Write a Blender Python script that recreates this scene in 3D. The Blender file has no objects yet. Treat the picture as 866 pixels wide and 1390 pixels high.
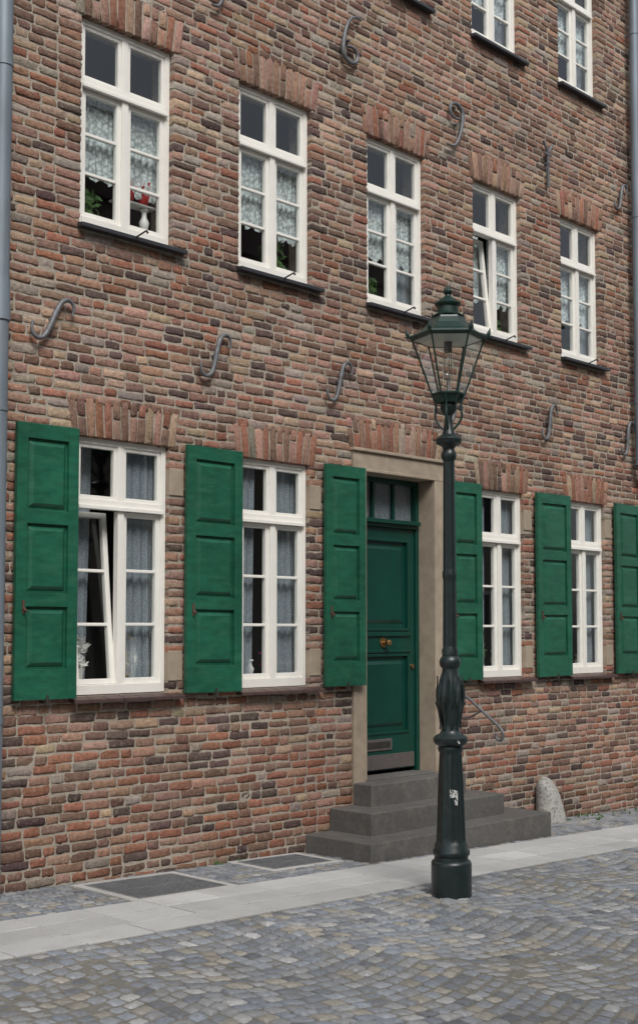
import bpy, bmesh, math, random
import numpy as np
from mathutils import Vector, Matrix
rng=np.random.default_rng(7); random.seed(7)
sc=bpy.context.scene
sc.view_settings.view_transform='Standard'; sc.view_settings.look='None'; sc.view_settings.exposure=0
def gz(x): return -0.03*(x-5.0)

# ---------------------------------------------------------------- materials
def newmat(name):
    m=bpy.data.materials.new(name); m.use_nodes=True
    nt=m.node_tree; p=nt.nodes['Principled BSDF']; return m,nt,p
def noise(nt,co,scale,detail=2.5,rough=.6):
    n=nt.nodes.new('ShaderNodeTexNoise'); n.inputs['Scale'].default_value=scale
    n.inputs['Detail'].default_value=detail; n.inputs['Roughness'].default_value=rough
    nt.links.new(co,n.inputs['Vector']); return n.outputs['Fac']
def rampr(nt,src,a,b,lo,hi):
    n=nt.nodes.new('ShaderNodeMapRange'); n.inputs[1].default_value=a; n.inputs[2].default_value=b
    n.inputs[3].default_value=lo; n.inputs[4].default_value=hi; nt.links.new(src,n.inputs[0]); return n.outputs[0]
def mulc(nt,col,fac):
    n=nt.nodes.new('ShaderNodeVectorMath'); n.operation='SCALE'
    nt.links.new(col,n.inputs[0]); nt.links.new(fac,n.inputs['Scale']); return n.outputs[0]
def mixc(nt,fac,a,b):
    n=nt.nodes.new('ShaderNodeMix'); n.data_type='RGBA'
    if isinstance(fac,(int,float)): n.inputs[0].default_value=fac
    else: nt.links.new(fac,n.inputs[0])
    for i,v in ((6,a),(7,b)):
        if isinstance(v,tuple): n.inputs[i].default_value=(*v,1)
        else: nt.links.new(v,n.inputs[i])
    return n.outputs[2]
def simple(name,base,rough=.6,var=.15,vs=12,bs=60,bstr=.3,bd=.002,metal=0,spec=.5,attr=False,dirt=None,big=.12,stretch=None):
    m,nt,p=newmat(name)
    tc=nt.nodes.new('ShaderNodeTexCoord'); co=tc.outputs['Object']
    if stretch:
        mp=nt.nodes.new('ShaderNodeMapping'); mp.inputs['Scale'].default_value=stretch
        nt.links.new(co,mp.inputs[0]); co2=mp.outputs[0]
    else: co2=co
    if attr:
        a=nt.nodes.new('ShaderNodeAttribute'); a.attribute_name='Col'; c=a.outputs['Color']
    else:
        a=nt.nodes.new('ShaderNodeRGB'); a.outputs[0].default_value=(*base,1); c=a.outputs[0]
    if var>0: c=mulc(nt,c,rampr(nt,noise(nt,co2,vs),.25,.75,1-var,1+var))
    if big>.05: c=mulc(nt,c,rampr(nt,noise(nt,co,.9,1.5),.3,.7,1-big,1+big))
    if dirt:
        f=rampr(nt,noise(nt,co2,dirt[1],3,.7),dirt[2],dirt[3],0,dirt[4]); c=mixc(nt,f,c,dirt[0])
    nt.links.new(c,p.inputs['Base Color'])
    p.inputs['Roughness'].default_value=rough; p.inputs['Metallic'].default_value=metal
    p.inputs['Specular IOR Level'].default_value=spec
    if bstr>0:
        b=nt.nodes.new('ShaderNodeBump'); b.inputs['Strength'].default_value=bstr; b.inputs['Distance'].default_value=bd
        nt.links.new(noise(nt,co2,bs,2,.65),b.inputs['Height']); nt.links.new(b.outputs[0],p.inputs['Normal'])
    return m
M={}
M['brick']=simple('old_brick',(.3,.2,.1),.95,.36,30,75,1,.009,attr=True,spec=.15,dirt=((.38,.32,.26),24,.55,.75,.5),big=.12)
M['mortar']=simple('lime_mortar',(.385,.335,.275),.95,.22,25,90,.9,.006,spec=.1,dirt=((.17,.145,.12),5,.5,.75,.5))
M['plainbrick']=simple('plain_brick',(.28,.17,.12),.95,.25,9,60,.6,.01)
M['stone']=simple('sandstone',(.36,.295,.225),.85,.14,9,120,.5,.003,spec=.25,dirt=((.20,.16,.12),4,.5,.8,.55))
M['step']=simple('basalt_step',(.108,.103,.097),.7,.2,30,160,.5,.002,spec=.35,dirt=((.21,.19,.17),7,.5,.75,.45))
M['white']=simple('white_painted_wood',(.83,.81,.75),.38,.04,6,40,.15,.001,big=.04,dirt=((.58,.54,.47),7,.62,.85,.35))
M['green']=simple('green_shutter_paint',(.013,.100,.058),.36,.28,8,40,.25,.001,big=.22,stretch=(1,1,3),dirt=((.05,.155,.095),6,.5,.8,.6))
M['dgreen']=simple('green_door_paint',(.004,.048,.034),.28,.12,6,40,.15,.001,big=.1,dirt=((.02,.07,.055),4,.6,.85,.4))
M['lamp']=simple('lamp_cast_iron_paint',(.009,.018,.018),.36,.35,16,50,.5,.002,spec=.6,big=.2,dirt=((.05,.06,.055),9,.58,.8,.5))
M['lampg']=simple('lamp_green_paint',(.010,.032,.025),.35,.3,16,50,.3,.001,spec=.6)
M['iron']=simple('galvanised_iron',(.155,.16,.17),.55,.3,25,90,.5,.002,metal=.3,dirt=((.07,.065,.06),20,.5,.7,.6))
M['dark_iron']=simple('dark_iron',(.05,.045,.04),.55,.3,25,90,.5,.002,metal=.4)
M['rust']=simple('rusty_iron',(.10,.045,.03),.8,.3,25,90,.5,.002)
M['zinc']=simple('zinc_pipe',(.20,.235,.27),.5,.15,5,60,.2,.001,metal=.3,stretch=(1,1,.3),dirt=((.12,.13,.14),6,.5,.8,.5))
M['slate']=simple('slate_sill',(.035,.038,.045),.45,.25,12,80,.4,.002)
M['tile']=simple('clay_sill',(.075,.045,.04),.5,.3,12,80,.4,.002)
M['brass']=simple('brass',(.35,.22,.10),.35,.15,12,80,.1,.001,metal=.9)
M['plate']=simple('steel_plate',(.16,.14,.135),.5,.15,20,90,.2,.001,metal=.5)
M['grate']=simple('galvanised_grate',(.24,.25,.26),.5,.25,20,90,.2,.001,metal=.4)
M['sett']=simple('granite_sett',(.2,.2,.2),.6,.24,45,140,.6,.003,attr=True,spec=.45,big=.1,dirt=((.15,.145,.13),5,.5,.75,.35))
M['slab']=simple('concrete_slab',(.4,.4,.4),.8,.09,60,220,.4,.0015,attr=True,spec=.25,big=.08,dirt=((.31,.30,.28),3.5,.48,.78,.5))
M['joint']=simple('joint_sand',(.19,.18,.155),.95,.3,30,120,.8,.004,dirt=((.08,.085,.05),5,.55,.75,.6))
M['granite']=simple('granite',(.40,.39,.36),.85,.3,70,110,.9,.008,dirt=((.12,.12,.11),35,.52,.62,.8))
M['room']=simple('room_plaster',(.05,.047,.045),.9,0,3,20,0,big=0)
M['plaster']=simple('plaster',(.36,.33,.28),.9,0,3,60,0,big=.1)
M['roof']=simple('roof_tile',(.10,.06,.05),.8,.25,8,30,0,.01)
M['leaf']=simple('leaf',(.05,.12,.025),.6,.35,20,60,0)
M['red']=simple('red_flower',(.40,.02,.02),.6,.2,20,60,0)
M['pink']=simple('orchid_petal',(.55,.06,.28),.6,.2,20,60,0)
M['ceramic']=simple('white_ceramic',(.72,.71,.68),.25,.04,6,40,0)
M['sticker']=simple('paper_sticker',(.6,.6,.58),.8,.1,60,90,0,dirt=((.05,.06,.06),60,.5,.55,.9))
M['gold']=simple('gold_ornament',(.55,.34,.08),.35,.2,30,80,0,metal=.3)
def glassmat(name,tint,f0):
    # thin pane: Schlick reflectance that is the same from both sides
    m=bpy.data.materials.new(name); m.use_nodes=True; nt=m.node_tree; nt.nodes.clear()
    o=nt.nodes.new('ShaderNodeOutputMaterial'); mx=nt.nodes.new('ShaderNodeMixShader')
    t=nt.nodes.new('ShaderNodeBsdfTransparent'); t.inputs[0].default_value=(*tint,1)
    g=nt.nodes.new('ShaderNodeBsdfGlossy'); g.inputs['Roughness'].default_value=.01; g.inputs[0].default_value=(.95,.97,1,1)
    lw=nt.nodes.new('ShaderNodeLayerWeight'); lw.inputs['Blend'].default_value=.5
    pw=nt.nodes.new('ShaderNodeMath'); pw.operation='POWER'; pw.inputs[1].default_value=4.0
    ma=nt.nodes.new('ShaderNodeMath'); ma.operation='MULTIPLY_ADD'; ma.inputs[1].default_value=1-f0; ma.inputs[2].default_value=f0; ma.use_clamp=True
    nt.links.new(lw.outputs['Facing'],pw.inputs[0]); nt.links.new(pw.outputs[0],ma.inputs[0]); nt.links.new(ma.outputs[0],mx.inputs[0])
    nt.links.new(t.outputs[0],mx.inputs[1]); nt.links.new(g.outputs[0],mx.inputs[2]); nt.links.new(mx.outputs[0],o.inputs[0])
    return m
M['glass']=glassmat('window_glass',(.92,.95,.94),.075)
M['lglass']=glassmat('lantern_glass',(.96,.98,.965),.10)
def lacemat(name,col,hole,lo,sc_=26,rlo=.2,rhi=.6):
    m=bpy.data.materials.new(name); m.use_nodes=True; nt=m.node_tree; nt.nodes.clear()
    o=nt.nodes.new('ShaderNodeOutputMaterial'); mx=nt.nodes.new('ShaderNodeMixShader')
    d=nt.nodes.new('ShaderNodeBsdfDiffuse'); d.inputs[0].default_value=(*col,1)
    t=nt.nodes.new('ShaderNodeBsdfTransparent')
    tc=nt.nodes.new('ShaderNodeTexCoord')
    v=nt.nodes.new('ShaderNodeTexVoronoi'); v.inputs['Scale'].default_value=sc_; nt.links.new(tc.outputs['Object'],v.inputs['Vector'])
    r=rampr(nt,v.outputs['Distance'],rlo,rhi,lo,hole)
    nt.links.new(r,mx.inputs[0]); nt.links.new(d.outputs[0],mx.inputs[1]); nt.links.new(t.outputs[0],mx.inputs[2]); nt.links.new(mx.outputs[0],o.inputs[0])
    return m
M['lace']=lacemat('lace_curtain',(.70,.76,.77),.55,.08,34,.3,.75)
M['sheer']=lacemat('sheer_curtain',(.50,.56,.63),.6,.4,80)

# ---------------------------------------------------------------- mesh helpers
def empty(name,loc=(0,0,0)):
    e=bpy.data.objects.new(name,None); e.location=loc; e.empty_display_size=.3; sc.collection.objects.link(e); return e
def link(o,parent=None,mat=None):
    sc.collection.objects.link(o)
    if mat: o.data.materials.append(mat)
    if parent:
        o.parent=parent; o.matrix_parent_inverse=Matrix.Translation(-Vector(parent.location))
    return o
class Geo:
    def __init__(s): s.v=[]; s.f=[]
    def add(s,v,f,tr=None):
        b=len(s.v)
        for p in v: s.v.append(tuple(tr(p)) if tr else tuple(p))
        for q in f: s.f.append(tuple(i+b for i in q))
    def box(s,x0,x1,y0,y1,z0,z1,tr=None):
        v=[(x0,y0,z0),(x1,y0,z0),(x1,y1,z0),(x0,y1,z0),(x0,y0,z1),(x1,y0,z1),(x1,y1,z1),(x0,y1,z1)]
        f=[(0,3,2,1),(4,5,6,7),(0,1,5,4),(1,2,6,5),(2,3,7,6),(3,0,4,7)]
        s.add(v,f,tr)
    def frustum(s,x0,x1,z0,z1,yb,yf,ins,tr=None):
        v=[(x0,yb,z0),(x1,yb,z0),(x1,yb,z1),(x0,yb,z1),(x0+ins,yf,z0+ins),(x1-ins,yf,z0+ins),(x1-ins,yf,z1-ins),(x0+ins,yf,z1-ins)]
        f=[(0,1,5,4),(1,2,6,5),(2,3,7,6),(3,0,4,7),(4,5,6,7),(3,2,1,0)]
        s.add(v,f,tr)
    def tube(s,p,q,r0,r1=None,n=10):
        p=Vector(p);q=Vector(q);r1=r0 if r1 is None else r1
        d=(q-p).normalized(); a=d.orthogonal().normalized(); b=d.cross(a)
        v=[];f=[]
        for k,(c,r) in enumerate(((p,r0),(q,r1))):
            for i in range(n):
                t=2*math.pi*i/n; v.append(c+a*r*math.cos(t)+b*r*math.sin(t))
        for i in range(n): f.append((i,(i+1)%n,n+(i+1)%n,n+i))
        f.append(tuple(range(n))[::-1]); f.append(tuple(range(n,2*n)))
        s.add(v,f)
    def lathe(s,prof,cx,cy,cz,n=32,mod=None,rot=0):
        v=[];f=[]
        for z,r in prof:
            for i in range(n):
                t=2*math.pi*i/n+rot; rr=r*(mod(z,t) if mod else 1)
                v.append((cx+rr*math.cos(t),cy+rr*math.sin(t),cz+z))
        for j in range(len(prof)-1):
            for i in range(n):
                f.append((j*n+i,j*n+(i+1)%n,(j+1)*n+(i+1)%n,(j+1)*n+i))
        f.append(tuple(range(n))[::-1]); f.append(tuple(range((len(prof)-1)*n,len(prof)*n)))
        s.add(v,f)
    def obj(s,name,mat,parent=None,bevel=0,smooth=False,seg=2):
        me=bpy.data.meshes.new(name); me.from_pydata(s.v,[],s.f); me.update()
        o=bpy.data.objects.new(name,me); link(o,parent,mat)
        if smooth:
            for p in me.polygons: p.use_smooth=True
            md=o.modifiers.new('es','EDGE_SPLIT'); md.split_angle=math.radians(42)
        if bevel:
            md=o.modifiers.new('bev','BEVEL'); md.width=bevel; md.segments=seg; md.limit_method='ANGLE'
        return o
def patches(R,e,back,mid,jt,jo,off,tl):
    R=np.asarray(R,float); n=len(R); x0,x1,z0,z1=R.T; L=x1-x0
    X=np.stack([x0,x0,x0+e,x0+L/3,x0+2*L/3,x1-e,x1,x1],1)[:,None,:].repeat(7,1)
    Z=np.stack([z0,z0,z0+e,(z0+z1)/2,z1-e,z1,z1],1)[:,:,None].repeat(8,2)
    I=np.arange(8)[None,:].repeat(7,0); J=np.arange(7)[:,None].repeat(8,1)
    ring=np.minimum(np.minimum(I,7-I),np.minimum(J,6-J))
    def jit(a):
        j=rng.normal(0,a,(n,7,8)); j[:,0]=j[:,1]; j[:,-1]=j[:,-2]; j[:,:,0]=j[:,:,1]; j[:,:,-1]=j[:,:,-2]; return j
    X=X+jit(jt); Z=Z+jit(jt)
    for (a,b) in ((1,1),(1,6),(5,1),(5,6)):
        sx=1 if b==1 else -1; sz=1 if a==1 else -1
        X[:,a,b]+=sx*e*.5; Z[:,a,b]+=sz*e*.5
    O=np.where(ring==0,-back,np.where(ring==1,-mid,0.0))[None].repeat(n,0)
    O=O+np.where(ring>=2,1,0)*rng.normal(0,jo,(n,7,8))
    O=O+np.where(ring>=1,1,0)*(np.asarray(off)[:,None,None]+tl*rng.normal(0,1,n)[:,None,None]*(I/7-.5)+tl*rng.normal(0,1,n)[:,None,None]*(J/6-.5))
    return np.stack([X,Z,O],-1)
def patchobj(name,P,cols,mat,parent,mode,smooth=True):
    n=P.shape[0]; V=P.reshape(-1,3)
    if mode=='wall': W=np.stack([V[:,0],-V[:,2],V[:,1]],1)
    else: W=np.stack([V[:,0],V[:,1],gz(V[:,0])+V[:,2]],1)
    q=[]
    for j in range(6):
        for i in range(7): q.append((j*8+i,j*8+i+1,(j+1)*8+i+1,(j+1)*8+i))
    q=np.array(q); F=(q[None]+(np.arange(n)*56)[:,None,None]).reshape(-1)
    me=bpy.data.meshes.new(name); me.vertices.add(len(W)); me.vertices.foreach_set('co',W.astype(np.float32).ravel())
    me.loops.add(len(F)); me.loops.foreach_set('vertex_index',F.astype(np.int32))
    nf=len(F)//4; me.polygons.add(nf); me.polygons.foreach_set('loop_start',(np.arange(nf)*4).astype(np.int32))
    try: me.polygons.foreach_set('loop_total',np.full(nf,4,np.int32))
    except Exception: pass
    me.polygons.foreach_set('use_smooth',np.full(nf,smooth,bool))
    me.update(calc_edges=True); me.validate()
    at=me.color_attributes.new('Col','FLOAT_COLOR','POINT')
    c=np.concatenate([cols,np.ones((n,1))],1).repeat(56,0); at.data.foreach_set('color',c.astype(np.float32).ravel())
    o=bpy.data.objects.new(name,me); return link(o,parent,mat)
def curve(name,pts,r,mat,parent,radii=None,order=3):
    cu=bpy.data.curves.new(name,'CURVE'); cu.dimensions='3D'; cu.bevel_depth=r; cu.bevel_resolution=3; cu.resolution_u=6; cu.use_fill_caps=True
    s=cu.splines.new('NURBS'); s.points.add(len(pts)-1)
    for i,p in enumerate(pts):
        s.points[i].co=(*p,1); s.points[i].radius=radii[i] if radii else 1
    s.order_u=order; s.use_endpoint_u=True
    o=bpy.data.objects.new(name,cu); return link(o,parent,mat)

# ---------------------------------------------------------------- layout (metres)
house=empty('brick_house',(9,0,0))
XA,XB,ZT=2.0,17.0,10.6
UP5=[(5.46,6.362),(7.086,7.969),(8.727,9.586),(10.382,11.23),(12.017,12.83),(13.95,14.75),(15.4,16.2)]
LO=[(5.455,6.343),(7.12,7.943),(10.45,11.235),(12.09,12.866),(14.45,15.25)]
UZ=(4.97,6.61); TZ=(8.17,9.75); LZ=(1.365,3.33)
DO=(8.502,9.856,-.3,3.557); DI=(8.674,9.682,.46,3.342)
openings=[(a,b,*UZ) for a,b in UP5]+[(a,b,*TZ) for a,b in UP5]+[(a,b,*LZ) for a,b in LO]
arches=[(a,b,z1) for a,b,z0,z1 in openings]+[(8.52,9.84,3.557)]
stones=[]
for a,b in LO:
    for z0,z1 in ((1.45,1.69),(2.94,3.16)):
        stones.append((b,b+.15,z0,z1)); stones.append((a-.15,a,z0,z1))
AH=.27
excl=[(a,b,z0-.03,z1) for a,b,z0,z1 in openings]+[(a-.05,b+.07,t,t+AH) for a,b,t in arches]+[DO]+stones
PIT=.0735; JT=.0145
R=[]
nz=int((ZT+.6)/PIT)
for c in range(nz):
    z0=-.45+c*PIT; z1=z0+PIT-JT; zc=(z0+z1)/2
    if z1>ZT: break
    cuts=sorted([(a,b) for a,b,p,q in excl if p<=zc<=q])
    x=XA; iv=[]
    for a,b in cuts:
        if a>x+.03: iv.append((x,a))
        x=max(x,b)
    iv.append((x,XB))
    for a,b in iv:
        a+=.002 if a>XA else 0; b-=.002
        ls=[]
        first=rng.uniform(.06,.21) if a==XA else rng.choice([.105,.215,.16])
        ls.append(first); tot=first+JT
        while tot<b-a-.05:
            l=rng.choice([.215,.215,.105,.18,.235,.13])*rng.uniform(.9,1.07); ls.append(l); tot+=l+JT
        k=(b-a+JT)/tot; x=a
        for l in ls:
            w=(l+JT)*k-JT; wv=.0045*math.sin(x*1.1+c*.11)+.002*math.sin(x*4.1+c)
            R.append((x,x+w,z0+wv+rng.normal(0,.0032),z1+wv+rng.normal(0,.0032))); x+=w+JT
R=np.array(R); n=len(R)
pal=np.array([(.27,.125,.085),(.30,.175,.125),(.36,.255,.18),(.19,.115,.088),(.11,.076,.068),(.33,.20,.155),(.29,.24,.20),(.225,.14,.108)])
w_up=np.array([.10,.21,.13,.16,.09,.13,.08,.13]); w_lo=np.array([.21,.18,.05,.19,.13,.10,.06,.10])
def bcol(R,arch=False):
    zs=R[:,2]; xs_=R[:,0]
    out=np.zeros((len(zs),3))
    for i,z in enumerate(zs):
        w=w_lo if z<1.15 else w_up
        if arch: w=np.array([.2,.25,.08,.14,.01,.22,.04,.08])
        out[i]=pal[rng.choice(8,p=w/w.sum())]
    out*=rng.normal(1,.13,(len(zs),1)).clip(.65,1.35); out*=rng.normal(1,.03,(len(zs),3))
    patch=.07*np.sin(xs_*1.7+zs*.9)*np.sin(zs*2.3-xs_*.6)+.05*np.sin(xs_*4.3+1)*np.sin(zs*3.7)
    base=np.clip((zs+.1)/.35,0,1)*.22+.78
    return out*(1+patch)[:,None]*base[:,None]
off=rng.normal(0,.0018,n)
P=patches(R,.010,.10,.0048,.0034,.0017,off,.0022)
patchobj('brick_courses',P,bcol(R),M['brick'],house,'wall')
R=[];meta=[]
for a,b,t in arches:
    a2=a-.05;b2=b+.07; k=int(round((b2-a2)/.078)); w=(b2-a2)/k
    for i in range(k):
        x0=a2+i*w; pr=rng.random()
        if pr<.55: seg=[(0,AH)]
        elif pr<.8: seg=[(0,.13),(.144,AH)]
        else: seg=[(0,.17),(.184,AH)]
        for s0,s1 in seg:
            R.append((x0,x0+w-.013,t+s0,t+s1)); meta.append(((a2+b2)/2,(b2-a2)/2,t))
R=np.array(R);meta=np.array(meta)
P=patches(R,.009,.10,.0045,.0028,.0014,.004+rng.normal(0,.0015,len(R)),.002)
c=meta[:,0][:,None,None];hw=meta[:,1][:,None,None];t=meta[:,2][:,None,None]
xc=((R[:,0]+R[:,1])/2)[:,None,None]; u=(xc-c)/hw
zl=(P[...,1]-t)
P[...,0]+=u*zl*.16
P[...,1]+=.035*(1-u*u)*zl/AH
patchobj('brick_arches',P,bcol(R,True),M['brick'],house,'wall')
ops=openings+[DI]
xs=sorted({XA,XB}|{v for o in ops for v in (o[0]-.006,o[1]+.006)}); zs=sorted({-.5,ZT}|{v for o in ops for v in (o[2]-.006,o[3]+.006)})
g=Geo(); YM=.0068
for i in range(len(xs)-1):
    for j in range(len(zs)-1):
        cx=(xs[i]+xs[i+1])/2;cz=(zs[j]+zs[j+1])/2
        if any(o[0]<cx<o[1] and o[2]<cz<o[3] for o in ops): continue
        g.add([(xs[i],YM,zs[j]),(xs[i+1],YM,zs[j]),(xs[i+1],YM,zs[j+1]),(xs[i],YM,zs[j+1])],[(0,1,2,3)])
for o in ops:
    a,b,p,q=o[0]-.006,o[1]+.006,o[2]-.006,o[3]+.006; D=.3
    g.add([(a,YM,p),(a,D,p),(a,D,q),(a,YM,q)],[(0,1,2,3)]); g.add([(b,YM,p),(b,D,p),(b,D,q),(b,YM,q)],[(3,2,1,0)])
    g.add([(a,YM,q),(a,D,q),(b,D,q),(b,YM,q)],[(0,1,2,3)]); g.add([(a,YM,p),(a,D,p),(b,D,p),(b,YM,p)],[(3,2,1,0)])
g.obj('mortar_wall',M['mortar'],house)
g=Geo(); g.box(XA,XA+.2,.12,9,-.6,ZT); g.box(XB-.2,XB,.12,9,-.6,ZT); g.box(XA+.2,XB-.2,8.8,9.0,-.6,ZT); g.obj('side_walls',M['plainbrick'],house)
g=Geo(); g.box(XA-.1,XB+.1,-.22,.1,ZT+.003,ZT+.2); g.obj('cornice',M['stone'],house,bevel=.03)
g=Geo(); g.add([(XA-.2,-.35,ZT+.2),(XB+.2,-.35,ZT+.2),(XB+.2,4.5,ZT+4.2),(XA-.2,4.5,ZT+4.2),(XA-.2,9.35,ZT+.2),(XB+.2,9.35,ZT+.2)],[(0,1,2,3),(3,2,5,4),(0,3,4),(1,5,2),(0,4,5,1)]); g.obj('roof',M['roof'],house)
g=Geo()
for a,b,p,q in stones: g.box(a+.004,b-.004,-.006,.1,p,q)
g.obj('hinge_stones',M['stone'],house,bevel=.006)

# ---------------------------------------------------------------- windows
def curtain(a,b,p,q,y,fr,amp,mat,scal=0,ns=4,lean=0):
    nx=max(16,int((b-a)/.007)); nzz=10; v=[];f=[]
    ph=random.uniform(0,6)
    for j in range(nzz+1):
        for i in range(nx+1):
            x=a+(b-a)*i/nx; tt=j/nzz
            pb=p+scal*(1-abs(math.sin((x-a)/(b-a)*math.pi*ns))) if scal else p
            z=pb+(q-pb)*tt
            v.append((x+lean*(1-tt)*(1-.4*i/nx),y+amp*math.sin(x*fr+ph+.6*math.sin(x*17)+.5*tt)*(1.15-.5*tt),z))
    for j in range(nzz):
        for i in range(nx): f.append((j*(nx+1)+i,j*(nx+1)+i+1,(j+1)*(nx+1)+i+1,(j+1)*(nx+1)+i))
    c=Geo(); c.add(v,f); c.obj('curtain',mat,house,smooth=True)
def window(x0,x1,z0,z1,rec,toph,kind,tilt=False):
    W=Geo(); gl=Geo(); y0=rec; y1=rec+.07
    fw=.045; fb=.075
    W.box(x0,x0+fw,y0,y1,z0,z1); W.box(x1-fw,x1,y0,y1,z0,z1)
    W.box(x0+fw,x1-fw,y0+.001,y1,z1-fw,z1); W.box(x0+fw,x1-fw,y0-.012,y1,z0,z0+fb)
    zt=z1-toph; W.box(x0+fw,x1-fw,y0-.004,y1,zt-.045,zt+.03)
    W.box(x0+fw-.01,x1-fw+.01,y0-.03,y0-.004,zt-.05,zt-.02)
    xm=(x0+x1)/2
    W.box(xm-.03,xm+.03,y0+.003,y1,zt+.03,z1-fw)
    W.box(xm-.03,xm+.03,y0-.008,y1-.02,z0+fb,zt-.05)
    def sash(a,b,p,q,bars,tr=None,st=.042):
        ys=y0+.014; ye=ys+.045
        W.box(a,a+st,ys,ye,p,q,tr);W.box(b-st,b,ys,ye,p,q,tr);W.box(a+st,b-st,ys+.001,ye,p,p+st,tr);W.box(a+st,b-st,ys+.001,ye,q-st,q,tr)
        h=(q-p-2*st)
        for i in range(bars):
            zc=p+st+h*(i+1)/(bars+1); W.box(a+st,b-st,ys+.005,ye-.004,zc-.012,zc+.012,tr)
        yg=ys+.02; n=bars+1
        for i in range(n):
            pa=p+st+h*i/n; pb=p+st+h*(i+1)/n; d=[random.uniform(-.0025,.0025) for _ in range(3)]
            gl.add([(a+st,yg+d[0],pa),(b-st,yg+d[1],pa),(b-st,yg+d[1]+d[2],pb),(a+st,yg+d[0]+d[2],pb)],[(0,1,2,3)],tr)
    sash(x0+fw,xm-.03,zt+.03,z1-fw,0,st=.03); sash(xm+.03,x1-fw,zt+.03,z1-fw,0,st=.03)
    tr=None
    if tilt:
        zb=z0+fb; yb=y0+.03; an=math.radians(6)
        def tr(p):
            dy=p[1]-yb; dz=p[2]-zb
            return (p[0],yb+dy*math.cos(an)+dz*math.sin(an),zb+dz*math.cos(an)-dy*math.sin(an))
    sash(x0+fw,xm-.028,z0+fb,zt-.05,2,tr); sash(xm+.028,x1-fw,z0+fb,zt-.05,2)
    W.obj('window_frame',M['white'],house,bevel=.004)
    gl.obj('window_panes',M['glass'],house)
    r=Geo(); a,b,p,q=x0-.25,x1+.25,z0-.25,z1+.15; ya,yb=.301,2.0
    r.add([(a,ya,p),(b,ya,p),(b,yb,p),(a,yb,p),(a,ya,q),(b,ya,q),(b,yb,q),(a,yb,q)],[(0,1,2,3),(7,6,5,4),(3,2,6,7),(0,3,7,4),(1,5,6,2)])
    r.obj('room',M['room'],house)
    s=Geo(); s.box(x0,x1,y1+.002,.34,z0+.01,z0+.035); s.obj('inner_sill',M['white'],house)
    yc=.155 if not tilt else .25
    if kind=='lace':
        hh=zt-z0
        curtain(x0+.03,xm-.01,z0+hh*.36,zt+.01,yc,110,.010,M['lace'],.06,3); curtain(xm+.01,x1-.03,z0+hh*.33,zt+.01,yc if not tilt else .16,100,.010,M['lace'],.06,3)
    elif kind=='lace2':
        hh=zt-z0
        curtain(x0+.03,x1-.03,z0+hh*.40,zt+.01,yc,95,.010,M['lace'],.07,5)
        curtain(x1-.30,x1-.02,z0+.06,zt,yc+.03,80,.010,M['sheer'])
    else:
        w=x1-x0; yd_=.16 if not tilt else .26
        curtain(x0+.02,x0+w*.36,z0+.05,z1-.05,yd_,75,.013,M['sheer'],lean=-.06); curtain(x1-w*.46,x1-.02,z0+.05,z1-.05,.16,80,.013,M['sheer'],lean=.05)
kinds=['lace','lace','lace2','lace','lace2','lace','lace']
for i,(a,b) in enumerate(UP5):
    window(a,b,*UZ,.055,.50,kinds[i],tilt=(i==3)); window(a,b,*TZ,.055,.50,'lace2')
for i,(a,b) in enumerate(LO): window(a,b,*LZ,.045,.50,'drape',tilt=(i==0))
g=Geo()
for z in (UZ[0],TZ[0]):
    for a,b in UP5:
        v=[(a-.03,-.075,z-.05),(b+.10,-.075,z-.05),(b+.10,.075,z-.04),(a-.03,.075,z-.04),(a-.03,-.075,z-.018),(b+.10,-.075,z-.018),(b+.10,.075,z+.004),(a-.03,.075,z+.004)]
        g.add(v,[(0,3,2,1),(4,5,6,7),(0,1,5,4),(1,2,6,5),(2,3,7,6),(3,0,4,7)])
g.obj('slate_sills',M['slate'],house,bevel=.004)
g=Geo()
for a,b in LO:
    z=LZ[0]; x=a-.05
    k=7; w=(b+.12-x)/k
    for i in range(k):
        d=random.uniform(-.004,.004)
        v=[(x+.002,-.085+d,z-.058),(x+w-.002,-.085+d,z-.058),(x+w-.002,.06,z-.045),(x+.002,.06,z-.045),(x+.002,-.085+d,z-.028),(x+w-.002,-.085+d,z-.028),(x+w-.002,.06,z+.002),(x+.002,.06,z+.002)]
        g.add(v,[(0,3,2,1),(4,5,6,7),(0,1,5,4),(1,2,6,5),(2,3,7,6),(3,0,4,7)]); x+=w
g.obj('clay_sills',M['tile'],house,bevel=.005)
g=Geo()
for a,b in UP5:
    x=(a+b)/2+.02; g.tube((x,-.07,UZ[0]-.03),(x+.03,-.17,UZ[0]+.01),.007); g.tube((x+.03,-.17,UZ[0]+.01),(x+.035,-.18,UZ[0]-.01),.010)
g.obj('sill_hooks',M['dark_iron'],house,smooth=True)

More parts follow.
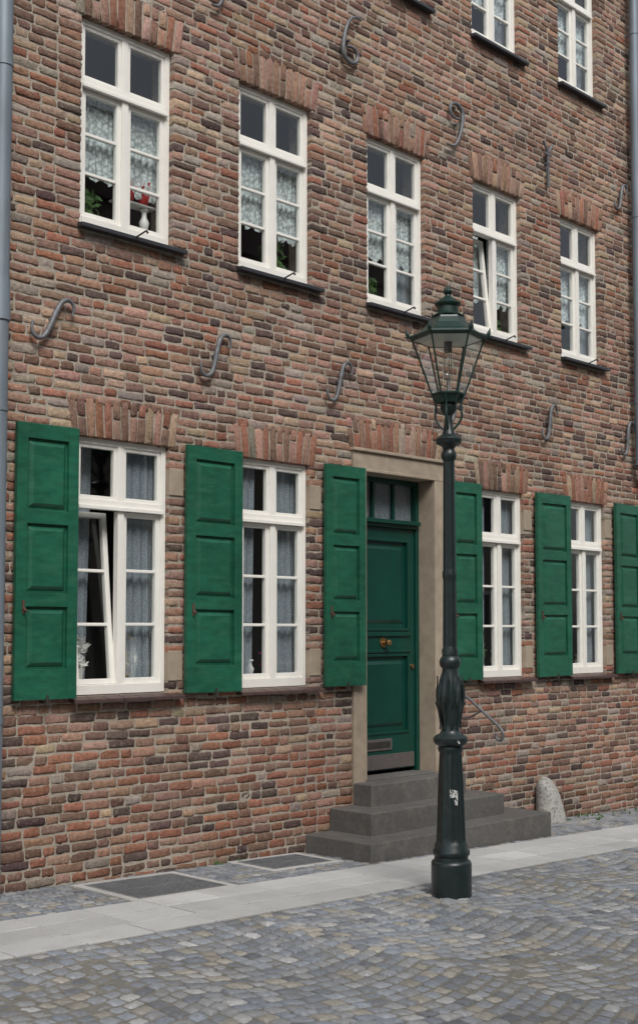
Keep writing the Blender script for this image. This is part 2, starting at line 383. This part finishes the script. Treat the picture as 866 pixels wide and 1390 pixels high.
# ---------------------------------------------------------------- shutters
def shutter(x0,x1,z0=1.35,z1=3.36):
    y1=-.035; y0=-.075; st=.085; g=Geo()
    dx=random.uniform(-.006,.006); an=random.uniform(0,.02)
    def tr(p):
        k=(p[0]-x0)/(x1-x0); return (p[0],p[1]-an*k,p[2]+dx*k)
    g.box(x0,x0+st,y0,y1,z0,z1,tr);g.box(x1-st,x1,y0,y1,z0,z1,tr)
    H=z1-z0; rails=[(0,.11),(.335,.385),(.635,.685),(.945,1)]
    for p,q in rails: g.box(x0+st,x1-st,y0+.0015,y1,z0+p*H,z0+q*H,tr)
    for i in range(3):
        p=z0+rails[i][1]*H;q=z0+rails[i+1][0]*H
        g.box(x0+st,x1-st,y0+.026,y1-.004,p,q,tr)
        g.frustum(x0+st+.016,x1-st-.016,p+.016,q-.016,y0+.026,y0+.002,.032,tr)
    g.obj('shutter',M['green'],house,bevel=.003)
    h=Geo(); xc=x0+.06
    h.box(xc-.008,xc+.008,y0-.012,y0,z0+.62,z0+.72); h.tube((xc,y0-.012,z0+.66),(xc-.0,y0-.045,z0+.64),.009)
    h.obj('shutter_latch',M['rust'],house,bevel=.002)
    h=Geo(); x=x0+.5*(x1-x0)
    h.tube((x,.0,z0-.02),(x,-.11,z0-.02),.008); h.tube((x,-.105,z0-.045),(x,-.105,z0+.035),.009); h.tube((x-.02,-.107,z0-.03),(x+.02,-.107,z0-.045),.008)
    h.obj('shutter_dog',M['dark_iron'],house)
for a,b in ((4.895,5.41),(6.477,7.059),(8.088,8.597),(9.88,10.388),(11.396,12.028),(13.01,13.58),(13.95,14.40)):
    shutter(a,b)

# ---------------------------------------------------------------- door
g=Geo()
x0,x1,z0,z1=DO; a,b,p,q=DI
g.box(x0,a,-.022,.25,z0,q); g.box(b,x1,-.022,.25,z0,q); g.box(x0,x1,-.024,.25,q,z1-.03); g.box(x0-.015,x1+.015,-.05,.05,z1-.03,z1)
g.box(a-.03,a,-.03,-.018,.47,q+.03); g.box(b,b+.03,-.03,-.018,.47,q+.03); g.box(a-.03,b+.03,-.032,-.018,q,q+.03)
g.obj('door_surround',M['stone'],house,bevel=.006)
g=Geo(); g.box(a,b,-.02,.36,.30,p+.012); g.obj('door_threshold',M['step'],house,bevel=.006)
yd=.20; g=Geo()
g.box(a,a+.05,yd-.02,yd+.06,p+.012,q);g.box(b-.05,b,yd-.02,yd+.06,p+.012,q);g.box(a+.05,b-.05,yd-.019,yd+.06,q-.05,q)
zt=2.86; g.box(a+.05,b-.05,yd-.035,yd+.06,zt,zt+.035); g.box(a+.03,b-.03,yd-.07,yd-.02,zt+.036,zt+.075)
xa,xb=a+.05,b-.05; wz=(xb-xa)/3
for i in (1,2): g.box(xa+wz*i-.014,xa+wz*i+.014,yd,yd+.04,zt+.075,q-.05)
zb=.51; st=.10
g.box(xa+.003,xa+st,yd,yd+.045,zb,zt-.003);g.box(xb-st,xb-.003,yd,yd+.045,zb,zt-.003)
for r0,r1 in ((zb,.86),(1.62,1.86),(zt-.12,zt-.003)): g.box(xa+st,xb-st,yd+.001,yd+.045,r0,r1)
for r0,r1 in ((.86,1.62),(1.86,zt-.12)):
    g.box(xa+st,xb-st,yd+.022,yd+.042,r0,r1)
    yy=yd-.012
    t=.025; X0,X1=xa+st-.008,xb-st+.008; R0,R1=r0-.008,r1+.008
    g.box(X0,X0+t,yy,yd+.02,R0,R1);g.box(X1-t,X1,yy,yd+.02,R0,R1);g.box(X0+t,X1-t,yy+.001,yd+.02,R0,R0+t);g.box(X0+t,X1-t,yy+.001,yd+.02,R1-t,R1)
    g.frustum(xa+st+.06,xb-st-.06,r0+.06,r1-.06,yd+.022,yd+.002,.035)
g.box(xa+st-.02,xb-st+.02,yd-.02,yd+.001,1.64,1.665); g.box(xa+st-.02,xb-st+.02,yd-.02,yd+.001,1.80,1.84)
g.obj('front_door',M['dgreen'],house,bevel=.003)
g=Geo(); g.box(xa+.02,xb-.02,yd-.006,yd,zb+.01,zb+.15); g.box(xa+.13,xa+.55,yd-.012,yd,zb+.19,zb+.30); g.obj('kick_plate',M['plate'],house,bevel=.003)
g=Geo(); g.box(xa+.16,xa+.52,yd-.018,yd-.012,zb+.215,zb+.275); g.obj('mail_slot',M['dark_iron'],house,bevel=.003)
g=Geo(); xm=(xa+xb)/2-.02
g.tube((xm,yd,1.735),(xm,yd-.05,1.735),.015,n=16); g.lathe([(-.032,.01),(-.022,.028),(0,.034),(.022,.028),(.032,.01)],xm,yd-.07,1.735,16)
g.tube((xm,yd,1.735),(xm,yd-.01,1.735),.05,.046,n=20)
g.tube((xb-.05,yd,1.5),(xb-.05,yd-.02,1.5),.022,n=16); g.obj('door_knob',M['brass'],house,smooth=True)
g=Geo(); g.add([(xa,yd+.02,zt+.07),(xb,yd+.02,zt+.07),(xb,yd+.022,q-.04),(xa,yd+.022,q-.04)],[(0,1,2,3)]); g.obj('transom_panes',M['glass'],house)
g=Geo(); ya,yb2=.302,1.5; aa,bb,pp,qq=a-.2,b+.2,2.6,q+.2
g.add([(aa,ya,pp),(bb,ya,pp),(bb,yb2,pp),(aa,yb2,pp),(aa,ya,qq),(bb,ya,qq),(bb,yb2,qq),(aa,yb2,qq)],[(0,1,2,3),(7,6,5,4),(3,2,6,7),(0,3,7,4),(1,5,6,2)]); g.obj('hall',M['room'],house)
curtain(xa,xb,zt+.05,q,yd+.055,85,.012,M['sheer'])

# ---------------------------------------------------------------- wall anchors, downpipes
S=[(-.18,-.09),(-.19,-.16),(-.12,-.21),(-.045,-.17),(-.01,-.05),(.01,.06),(.045,.17),(.12,.21),(.185,.16),(.17,.09)]
rad=[.6,.9,1.1,1.3,1.5,1.5,1.3,1.1,.9,.6]
def anchor(pts,x,z,sx=1,sz=1,radii=None,rot=0):
    c,s=math.cos(rot),math.sin(rot)
    P=[(x+sx*(px*c-pz*s),-.045,z+sz*(px*s+pz*c)) for px,pz in pts]
    curve('wall_anchor',P,.0145,M['iron'],house,radii)
    k=Geo(); k.tube((x,.02,z),(x,-.05,z),.014); k.obj('anchor_bolt',M['iron'],house)
for x,z,r in ((5.20,4.165,-.25),(6.797,4.145,-.05),(8.298,4.14,-.05),(11.691,4.17,.05),(13.347,4.17,.1),(10.0,4.15,0)): anchor(S,x,z,.88,.98,rad,r)
six=[(.13,.25),(.06,.26),(-.0,.2),(-.045,.08),(-.07,-.06),(-.07,-.16),(-.01,-.22),(.07,-.20),(.10,-.11),(.04,-.04),(-.03,-.07)]
rs=[.7,.9,1.1,1.3,1.5,1.5,1.4,1.3,1.2,1,.8]
anchor(six,8.43,7.41,1.25,1,rs)
nine=[(-x*1.0,-z) for x,z in six]; anchor(nine,10.06,7.08,1.3,1.0,rs)
anchor(nine,6.83,7.36,.8,.9,rs); anchor(S,13.27,7.12,.8,.85,rad)
g=Geo(); x,z=11.72,7.12
g.box(x-.016,x+.016,-.05,-.03,z-.28,z+.18); g.tube((x,-.04,z+.12),(x-.09,-.04,z+.24),.015); g.tube((x,-.04,z+.12),(x+.09,-.04,z+.24),.015); g.tube((x,.02,z),(x,-.06,z),.016)
g.box(x-.06,x+.06,-.052,-.035,z+.09,z+.12); g.obj('wall_anchor',M['iron'],house,bevel=.003)
g=Geo(); g.tube((4.70,-.12,-.3),(4.70,-.12,ZT),.066,n=28)
for z in (1.2,3.4,5.9,8.4): g.tube((4.70,-.12,z),(4.70,-.12,z+.04),.072,n=28); g.tube((4.7,-.12,z+.02),(4.7,.02,z+.02),.012)
g.tube((4.70,-.12,4.05),(4.70,-.12,4.35),.078,.07,n=28)
g.obj('downpipe',M['zinc'],house,smooth=True)
g=Geo(); g.tube((13.50,-.12,3.85),(13.50,-.12,ZT),.06,n=28); g.tube((13.50,-.12,3.86),(13.82,-.12,3.55),.06,n=28); g.tube((13.82,-.12,-.6),(13.82,-.12,3.57),.06,n=28)
for z in (4.6,6.9,9.2): g.tube((13.5,-.12,z),(13.5,-.12,z+.04),.066,n=28); g.tube((13.5,-.12,z+.02),(13.5,.02,z+.02),.012)
g.obj('downpipe',M['zinc'],house,smooth=True)

# ---------------------------------------------------------------- things on inner sills
def vase(x,z,h,r,y=.18):
    g=Geo(); g.lathe([(0,r*.9),(h*.06,r),(h*.12,r*.5),(h*.3,r*.45),(h*.45,r*.8),(h*.6,r*.95),(h*.75,r*.5),(h*.88,r*.45),(h*.94,r*.85),(h,r*.7)],x,y,z,16); g.obj('vase',M['ceramic'],house,smooth=True)
def pot(x,z,h,n,mat,y=.19,sp=.1,pm=None):
    g=Geo(); g.lathe([(0,.04),(.09,.055),(.1,.06)],x,y,z,16); g.obj('flower_pot',pm or M['ceramic'],house,smooth=True)
    g=Geo()
    for i in range(n):
        t=random.uniform(0,6.28); r=random.uniform(.01,sp); zz=z+.1+random.uniform(0,h); cx,cy=x+r*math.cos(t),y+.4*r*math.sin(t)
        d=Vector((random.uniform(-1,1),random.uniform(-.5,.5),random.uniform(-.3,1))).normalized(); e=Vector((d.z,0,-d.x)).normalized(); L=random.uniform(.02,.055)
        c=Vector((cx,cy,zz)); g.add([c-d*L,c+e*L*.4,c+d*L,c-e*L*.4],[(0,1,2,3)])
    g.obj('pot_plant',mat,house)
zi=UZ[0]+.036; a,b=UP5[0]
g=Geo(); g.box(a+.46,b-.05,.15,.28,zi+.30,zi+.315); g.obj('plant_shelf',M['ceramic'],house,bevel=.003)
vase(a+.56,zi,.30,.045,.2);vase(a+.76,zi,.30,.045,.2);pot(a+.60,zi+.318,.06,90,M['red'],.2,.11,M['red']);pot(a+.75,zi+.318,.08,70,M['red'],.2,.10,M['red'])
pot(a+.2,zi,.2,90,M['leaf'],.2,.12)
a,b=UP5[1]; pot(a+.58,zi,.24,170,M['leaf'],.2,.15)
a,b=UP5[2]; pot(a+.25,zi,.18,90,M['leaf'],.2)
a,b=UP5[3]; pot(a+.6,zi,.12,60,M['leaf'],.2)
a,b=UP5[4]; pot(a+.5,zi,.12,60,M['leaf'],.2)
zi=LZ[0]+.036; a,b=LO[0]; pot(a+.20,zi+.06,.24,90,M['ceramic'],.25,.09); pot(a+.58,zi,.30,60,M['gold'],.21,.09,M['gold']); vase(a+.70,zi,.40,.045,.21)
a,b=LO[1]; pot(a+.52,zi,.28,36,M['pink'],.21,.10,M['leaf']); pot(a+.56,zi,.14,90,M['leaf'],.21,.10,M['leaf']); vase(a+.3,zi,.2,.04,.21)
a,b=LO[2]; vase(a+.5,zi,.25,.04,.21); pot(a+.25,zi,.2,60,M['leaf'],.21)
a,b=LO[3]; vase(a+.5,zi,.18,.05,.21)

# ---------------------------------------------------------------- steps, handrail, guard stone
steps=empty('entrance_steps',(9.2,-.4,-.1))
for nm,x0,x1,d,z0,z1 in (('bottom_step',7.896,10.544,.777,-.5,.065),('middle_step',8.198,10.136,.51,.0,.262),('top_step',8.49,9.87,.25,.2,.46)):
    g=Geo(); g.box(x0,x1,-d,-.026 if nm=='top_step' else .0,z0,z1); g.obj(nm,M['step'],steps,bevel=.010,seg=3)
hr=empty('handrail',(10.1,0,1))
pts=[(10.1,.02,1.16),(10.1,-.06,1.19),(10.1,-.12,1.17),(10.1,-.2,1.11),(10.1,-.38,.98),(10.1,-.50,.90),(10.1,-.54,.83),(10.1,-.50,.77),(10.1,-.44,.79),(10.1,-.44,.84)]
curve('rail',pts,.015,M['iron'],hr); curve('stay',[(10.1,.02,.98),(10.1,-.08,.97),(10.1,-.2,1.02),(10.1,-.27,1.06)],.011,M['iron'],hr)
g=Geo(); g.lathe([(-.02,.01),(-.012,.03),(.012,.03),(.02,.01)],10.1,-.02,1.16,12); g.obj('rail_rosette',M['iron'],hr,smooth=True)
bm=bmesh.new(); bmesh.ops.create_uvsphere(bm,u_segments=48,v_segments=32,radius=1)
for v in bm.verts:
    x,y,z=v.co; k=max(z,0)
    s_=math.copysign(abs(x)**.8,x)
    v.co=Vector((11.5+s_*.17-.04*k+.006*math.sin(9*z+3*x),-.14+y*.14+.05*k,gz(11.5)-.03+math.copysign(abs(z)**.85,z)*(.50-.08*x)+.008*math.sin(14*x+5*y)))
me=bpy.data.meshes.new('guard_stone'); bm.to_mesh(me); bm.free()
for p in me.polygons: p.use_smooth=True
link(bpy.data.objects.new('guard_stone',me),None,M['granite'])

# ---------------------------------------------------------------- ground
g=Geo(); E=300
g.add([(-E,-E,gz(-E)-.009),(E,-E,gz(E)-.009),(E,E,gz(E)-.009),(-E,E,gz(-E)-.009)],[(0,1,2,3)]); g.obj('ground',M['joint'])
def inrect(x,y,rs): return any(a<x<b and c<y<d for a,b,c,d in rs)
grates=[(5.46,6.28,-.80,-.14),(7.05,7.72,-.50,-.05)]
gfr=[(a-.07,b+.07,c-.06,d+.06) for a,b,c,d in grates]
scol=np.array([(.245,.26,.28),(.28,.285,.29),(.31,.29,.25),(.165,.175,.19),(.215,.235,.265),(.37,.37,.365)]); sw=np.array([.28,.25,.12,.11,.19,.05])
def cols_s(n):
    i=rng.choice(6,size=n,p=sw/sw.sum()); return scol[i]*rng.normal(1,.11,(n,1)).clip(.7,1.3)
R=[];y=-.84
while y<-.04:
    h=rng.uniform(.075,.095); x=XA
    while x<XB:
        w=rng.uniform(.075,.12)
        if not inrect(x+w/2,y+h/2,gfr+[(7.88,10.55,-.79,.1)]): R.append((x,x+w-.013,y,y+h-.013))
        x+=w
    y+=h
P=patches(R,.012,.02,.005,.003,.0012,rng.normal(0,.0015,len(R)),.002)
patchobj('cobbled_strip',P,cols_s(len(R))*.85,M['sett'],None,'g')
R=[];y=-6.6
while y<-1.74:
    h=rng.uniform(.092,.108); h=min(h,-1.70-y); x=-1+rng.uniform(0,.1)
    if h<.04: break
    while x<17:
        w=rng.uniform(.085,.13); R.append((x,x+w-.014,y,y+h-.014)); x+=w
    y+=h
P=patches(R,.014,.02,.007,.0035,.0016,rng.normal(0,.0025,len(R)),.003)
X=P[...,0].copy(); Y=P[...,1].copy(); fall=np.clip((-1.72-Y)/.35,0,1)
P[...,1]+=-fall*.17*np.abs(np.sin(X*math.pi/1.45+.4))
P[...,2]+=.006*np.sin(X*1.3)*np.sin(Y*2.1)*fall
patchobj('cobblestone_street',P,cols_s(len(R)),M['sett'],None,'g')
R=[];C=[]
for r in range(3):
    y0=-1.69+r*.284; x=XA-rng.uniform(0,.4)
    while x<XB:
        w=.495
        R.append((x,x+w-.009,y0,y0+.275)); C.append(np.array((.46,.46,.45))*rng.normal(1,.07)); x+=w
for a,b,c,d in gfr:
    R+= [(a,b,c,c+.058),(a,b,d-.058,d),(a,a+.068,c+.06,d-.06),(b-.068,b,c+.06,d-.06)]; C+=[np.array((.44,.43,.41))]*4
P=patches(R,.005,.03,.003,.0005,.00005,rng.normal(.003,.0012,len(R)),.0012)
patchobj('pavement',P,np.array(C),M['slab'],None,'g',smooth=False)
for a,b,c,d in grates:
    g=Geo(); tr=lambda p:(p[0],p[1],p[2]+gz(p[0]))
    fw=.02
    g.box(a,b,c,c+fw,-.02,.004,tr);g.box(a,b,d-fw,d,-.02,.004,tr);g.box(a,a+fw,c+fw,d-fw,-.02,.004,tr);g.box(b-fw,b,c+fw,d-fw,-.02,.004,tr)
    k=int((b-a)/.03)
    for i in range(1,k): x=a+(b-a)*i/k; g.box(x-.003,x+.003,c+fw,d-fw,-.02,.001,tr)
    k=int((d-c)/.03)
    for i in range(1,k): y=c+(d-c)*i/k; g.box(a+fw,b-fw,y-.003,y+.003,-.02,.0,tr)
    g.box(a+fw,b-fw,(c+d)/2-.006,(c+d)/2+.006,-.02,.003,tr)
    go=g.obj('basement_grate',M['grate'],None)
    g=Geo(); g.add([(a,c,gz(a)-.005),(b,c,gz(b)-.005),(b,d,gz(b)-.005),(a,d,gz(a)-.005)],[(0,1,2,3)]); g.obj('pit_shade_sheet',M['slate'],go)  # flat dark sheet just under the bars, its colour standing in for shade below
g=Geo()
for cx,cy,n_,sp in ((12.3,-.1,34,.2),(12.1,-.3,16,.2),(11.75,-.12,14,.06),(6.9,-.04,8,.1),(10.9,-.06,10,.2),(13.0,-.2,20,.3)):
    for i in range(n_):
        x=cx+random.gauss(0,sp);y=min(cy+random.gauss(0,.05),-.02); h=random.uniform(.01,.04); t=random.uniform(0,6.28); z=gz(x)-.01
        dx,dy=math.cos(t)*.009,math.sin(t)*.009
        g.add([(x-dx,y-dy,z),(x+dx,y+dy,z),(x+dx*2+dy,y+dy*2,z+h),(x-dx+dy,y-dy,z+h*.8)],[(0,1,2,3)])
g.obj('weeds',M['leaf'])

# ---------------------------------------------------------------- street lamp
LX,LY=7.295,-2.10; LZ0=gz(LX)-.004
lamp=empty('street_lamp',(LX,LY,LZ0))
prof=[(-.05,.147),(.235,.147),(.25,.14),(.26,.124),(.285,.122),(.30,.135),(.325,.135),(.34,.122),(.37,.122),(.385,.110),(.42,.106),(.6,.100),(.8,.093),(1.03,.082),(1.05,.092),(1.065,.095),(1.08,.088),(1.095,.115),(1.115,.126),(1.14,.126),(1.155,.11),(1.17,.08),(1.20,.066),(1.24,.062),(1.29,.070),(1.36,.084),(1.43,.092),(1.50,.088),(1.57,.073),(1.62,.060),(1.645,.058),(1.66,.072),(1.69,.08),(1.72,.072),(1.735,.058),(1.78,.060),(1.80,.052),(2.3,.047),(2.32,.052),(2.35,.052),(2.37,.047),(3.18,.041),(3.20,.055),(3.23,.058),(3.25,.05),(3.27,.042),(3.29,.052),(3.31,.092),(3.34,.10),(3.36,.085),(3.38,.05),(3.42,.038),(3.47,.030),(3.52,.028),(3.54,.045),(3.57,.062),(3.60,.062),(3.61,.04)]
def md(z,t):
    if .40<z<1.02: return 1+.035*math.cos(10*t)
    if 1.22<z<1.6: return 1+.05*math.cos(8*t+ (z-1.2)*3)
    if 1.8<z<3.19: return 1+.03*math.cos(12*t)
    return 1
fine=[]
for i in range(len(prof)-1):
    (za,ra),(zb,rb)=prof[i],prof[i+1]; fine.append((za,ra))
    if zb-za>.1:
        fine.append((za+.012,ra+(rb-ra)*.012/(zb-za))); fine.append((zb-.012,rb))
fine.append(prof[-1])
g=Geo(); g.lathe(fine,LX,LY,LZ0,96,md)
g.obj('post',M['lamp'],lamp,smooth=True)
def prad(z):
    for i in range(len(prof)-1):
        if prof[i][0]<=z<=prof[i+1][0]:
            k=(z-prof[i][0])/(prof[i+1][0]-prof[i][0]); return prof[i][1]+(prof[i+1][1]-prof[i][1])*k
    return .05
g=Geo()
for k in range(8):
    for zz,h,wd,ph in ((1.20,.20,.030,0),(1.38,.21,.026,.39)):
        t0=2*math.pi*k/8+ph; v=[];f=[]
        for j in range(7):
            s=j/6; z=zz+h*s; w=wd*math.sin(math.pi*(.15+.85*s)**.8)*1.1/ .09
            r=prad(z)*1.05+.003+(.014*max(0,s-.75)*4)
            for dt,dr in ((-w*.5,0),(0,.010),(w*.5,0)):
                v.append((LX+(r+dr)*math.cos(t0+dt+.25*s),LY+(r+dr)*math.sin(t0+dt+.25*s),LZ0+z))
        for j in range(6):
            for i in range(2): f.append((j*3+i,j*3+i+1,(j+1)*3+i+1,(j+1)*3+i))
        g.add(v,f)
g.obj('acanthus_leaves',M['lamp'],lamp)
n6=6; rot=math.radians(12)
def hexp(r,z): return [(LX+r*math.cos(rot+math.pi/3*i),LY+r*math.sin(rot+math.pi/3*i),LZ0+z) for i in range(n6)]
zb,zt_=3.68,4.10; rb,rt=.122,.27
B=hexp(rb,zb);T=hexp(rt,zt_)
g=Geo()
for i in range(6):
    j=(i+1)%6
    g.tube(B[i],T[i],.0075,n=6); g.tube(B[i],B[j],.010,n=6); g.tube(T[i],T[j],.012,n=6)
g.obj('lantern_bars',M['lampg'],lamp)
g=Geo()
for i in range(6):
    j=(i+1)%6; g.add([B[i],B[j],T[j],T[i]],[(0,1,2,3)])
g.obj('lantern_glass',M['lglass'],lamp)
g=Geo(); g.lathe([(3.60,.03),(3.615,.09),(3.64,.10),(3.665,.115),(3.685,.118)],LX,LY,LZ0,6,rot=rot)
g.lathe([(4.095,.285),(4.112,.295),(4.125,.285),(4.15,.225),(4.20,.165),(4.245,.13),(4.26,.125)],LX,LY,LZ0,6,rot=rot)
g.obj('lantern_roof',M['lampg'],lamp,bevel=.002)
g=Geo(); g.lathe([(4.075,.02),(4.09,.25)],LX,LY,LZ0,6,rot=rot); g.obj('lantern_reflector',M['ceramic'],lamp)
g=Geo(); g.lathe([(4.255,.10),(4.27,.118),(4.285,.10),(4.30,.082),(4.34,.080),(4.35,.095),(4.365,.10),(4.375,.088),(4.39,.07),(4.41,.045),(4.425,.022),(4.435,.02),(4.445,.032),(4.46,.036),(4.475,.028),(4.485,.014),(4.51,.006)],LX,LY,LZ0,24)
for (x,y,z) in hexp(.105,4.255): g.tube((x,y,z),(x+(x-LX)*.15,y+(y-LY)*.15,z+.045),.014,.004,6)
for (x,y,z) in hexp(.288,4.105):
    dx,dy=(x-LX),(y-LY)
    g.tube((x,y,z),(x+dx*.05,y+dy*.05,z+.03),.010,.016,8); g.tube((x+dx*.05,y+dy*.05,z+.03),(x+dx*.09,y+dy*.09,z+.075),.016,.002,8); g.tube((x,y,z+.01),(x+dx*.14,y+dy*.14,z+.005),.010,.003,6)
for k in range(24):
    t=2*math.pi*k/24; r=.09; g.tube((LX+r*math.cos(t),LY+r*math.sin(t),LZ0+4.36),(LX+1.08*r*math.cos(t),LY+1.08*r*math.sin(t),LZ0+4.385),.006,.002,5)
g.obj('lantern_crown',M['lampg'],lamp,smooth=True)
for k in range(4):
    t=rot+math.pi/2*k+.3
    pr=[(.04,3.42),(.08,3.46),(.105,3.52),(.09,3.58),(.10,3.63),(.12,3.68)]
    curve('lantern_bracket',[(LX+r*math.cos(t),LY+r*math.sin(t),LZ0+z) for r,z in pr],.009,M['lampg'],lamp)
g=Geo(); g.lathe([(3.66,.03),(3.70,.028),(3.72,.014),(3.80,.012)],LX,LY,LZ0,16); g.tube((LX,LY,LZ0+4.0),(LX,LY,LZ0+4.08),.03,n=16)
for k in range(3):
    t=k*math.pi*2/3+.5; g.tube((LX+.03*math.cos(t),LY+.03*math.sin(t),LZ0+3.78),(LX+.03*math.cos(t),LY+.03*math.sin(t),LZ0+4.06),.0022,n=5)
g.obj('burner',M['plate'],lamp,smooth=True)
g=Geo(); g.lathe([(3.80,.02),(3.83,.038),(3.93,.042),(3.99,.03),(4.02,.02)],LX,LY,LZ0,20); g.obj('glass_mantle',M['lglass'],lamp,smooth=True)
for zc,tt,hw,hh in ((.74,-2.25,.30,.035),(.68,-2.1,.12,.02),(1.12,-2.0,.08,.012)):
    g=Geo(); v=[];f=[]; m_=8; R_=.1005 if zc<1 else .1285
    for j in range(2):
        for i in range(m_+1):
            t=tt-hw+2*hw*i/m_; zz=zc+(j*2-1)*hh*random.uniform(.5,1.1); v.append((LX+R_*math.cos(t),LY+R_*math.sin(t),LZ0+zz-.15*(i/m_-.5)*.1))
    for i in range(m_): f.append((i,i+1,m_+2+i,m_+1+i))
    g.add(v,f); g.obj('sticker',M['sticker'],lamp)

# ---------------------------------------------------------------- houses across the street (seen in reflections)
th=empty('townhouse',(8,-14,0))
g=Geo(); g.box(-12,32,-20,-14,-1.5,11.0); g.obj('walls',M['plaster'],th)
h2=Geo(); fr=Geo()
for z in (1.2,4.4,7.6):
    x=-11
    while x<31:
        h2.box(x,x+1.0,-14.02,-13.985,z,z+1.7); fr.box(x-.1,x,-14.02,-13.95,z-.1,z+1.8); fr.box(x+1,x+1.1,-14.02,-13.95,z-.1,z+1.8); fr.box(x,x+1,-14.02,-13.95,z+1.7,z+1.8); fr.box(x,x+1,-14.02,-13.95,z-.1,z); fr.box(x+.46,x+.54,-14.0,-13.96,z,z+1.7); x+=2.3
h2.obj('dark_windows',M['slate'],th); fr.obj('frames',M['white'],th)
g=Geo(); g.add([(-12.3,-13.7,11),(32.3,-13.7,11),(32.3,-17,14.6),(-12.3,-17,14.6),(-12.3,-20.3,11),(32.3,-20.3,11)],[(0,3,2,1),(3,4,5,2),(0,4,3),(1,2,5),(0,1,5,4)]); g.obj('roof',M['roof'],th)

# ---------------------------------------------------------------- light, world, camera
d=Vector((.30,.62,-.78)).normalized()
sl=bpy.data.lights.new('sun','SUN'); sl.energy=2.1; sl.angle=math.radians(22); sl.color=(1,.98,.95)
so=bpy.data.objects.new('sun',sl); so.rotation_euler=d.to_track_quat('-Z','Y').to_euler(); so.location=(-5,-12,20); sc.collection.objects.link(so)
w=bpy.data.worlds.new('World'); sc.world=w; w.use_nodes=True; nt=w.node_tree
bg=nt.nodes['Background']; sk=nt.nodes.new('ShaderNodeTexSky'); sk.sky_type='NISHITA'; sk.sun_disc=False
sk.sun_elevation=math.asin(-d.z); sk.sun_rotation=math.atan2(-d.x,-d.y)%(2*math.pi); sk.dust_density=3; sk.air_density=1
hs=nt.nodes.new('ShaderNodeHueSaturation'); hs.inputs['Saturation'].default_value=.35
nt.links.new(sk.outputs[0],hs.inputs['Color']); nt.links.new(hs.outputs[0],bg.inputs[0]); bg.inputs[1].default_value=.15
cd=bpy.data.cameras.new('camera'); cam=bpy.data.objects.new('camera',cd); sc.collection.objects.link(cam); sc.camera=cam
cam.location=(0,-7.885,1.845); cam.rotation_euler=(math.radians(93.5),0,-math.atan2(.715,.699))
cd.sensor_fit='HORIZONTAL'; cd.sensor_width=36; cd.lens=36*1705/866; cd.shift_y=58/866; cd.clip_end=1000; cd.clip_start=.05
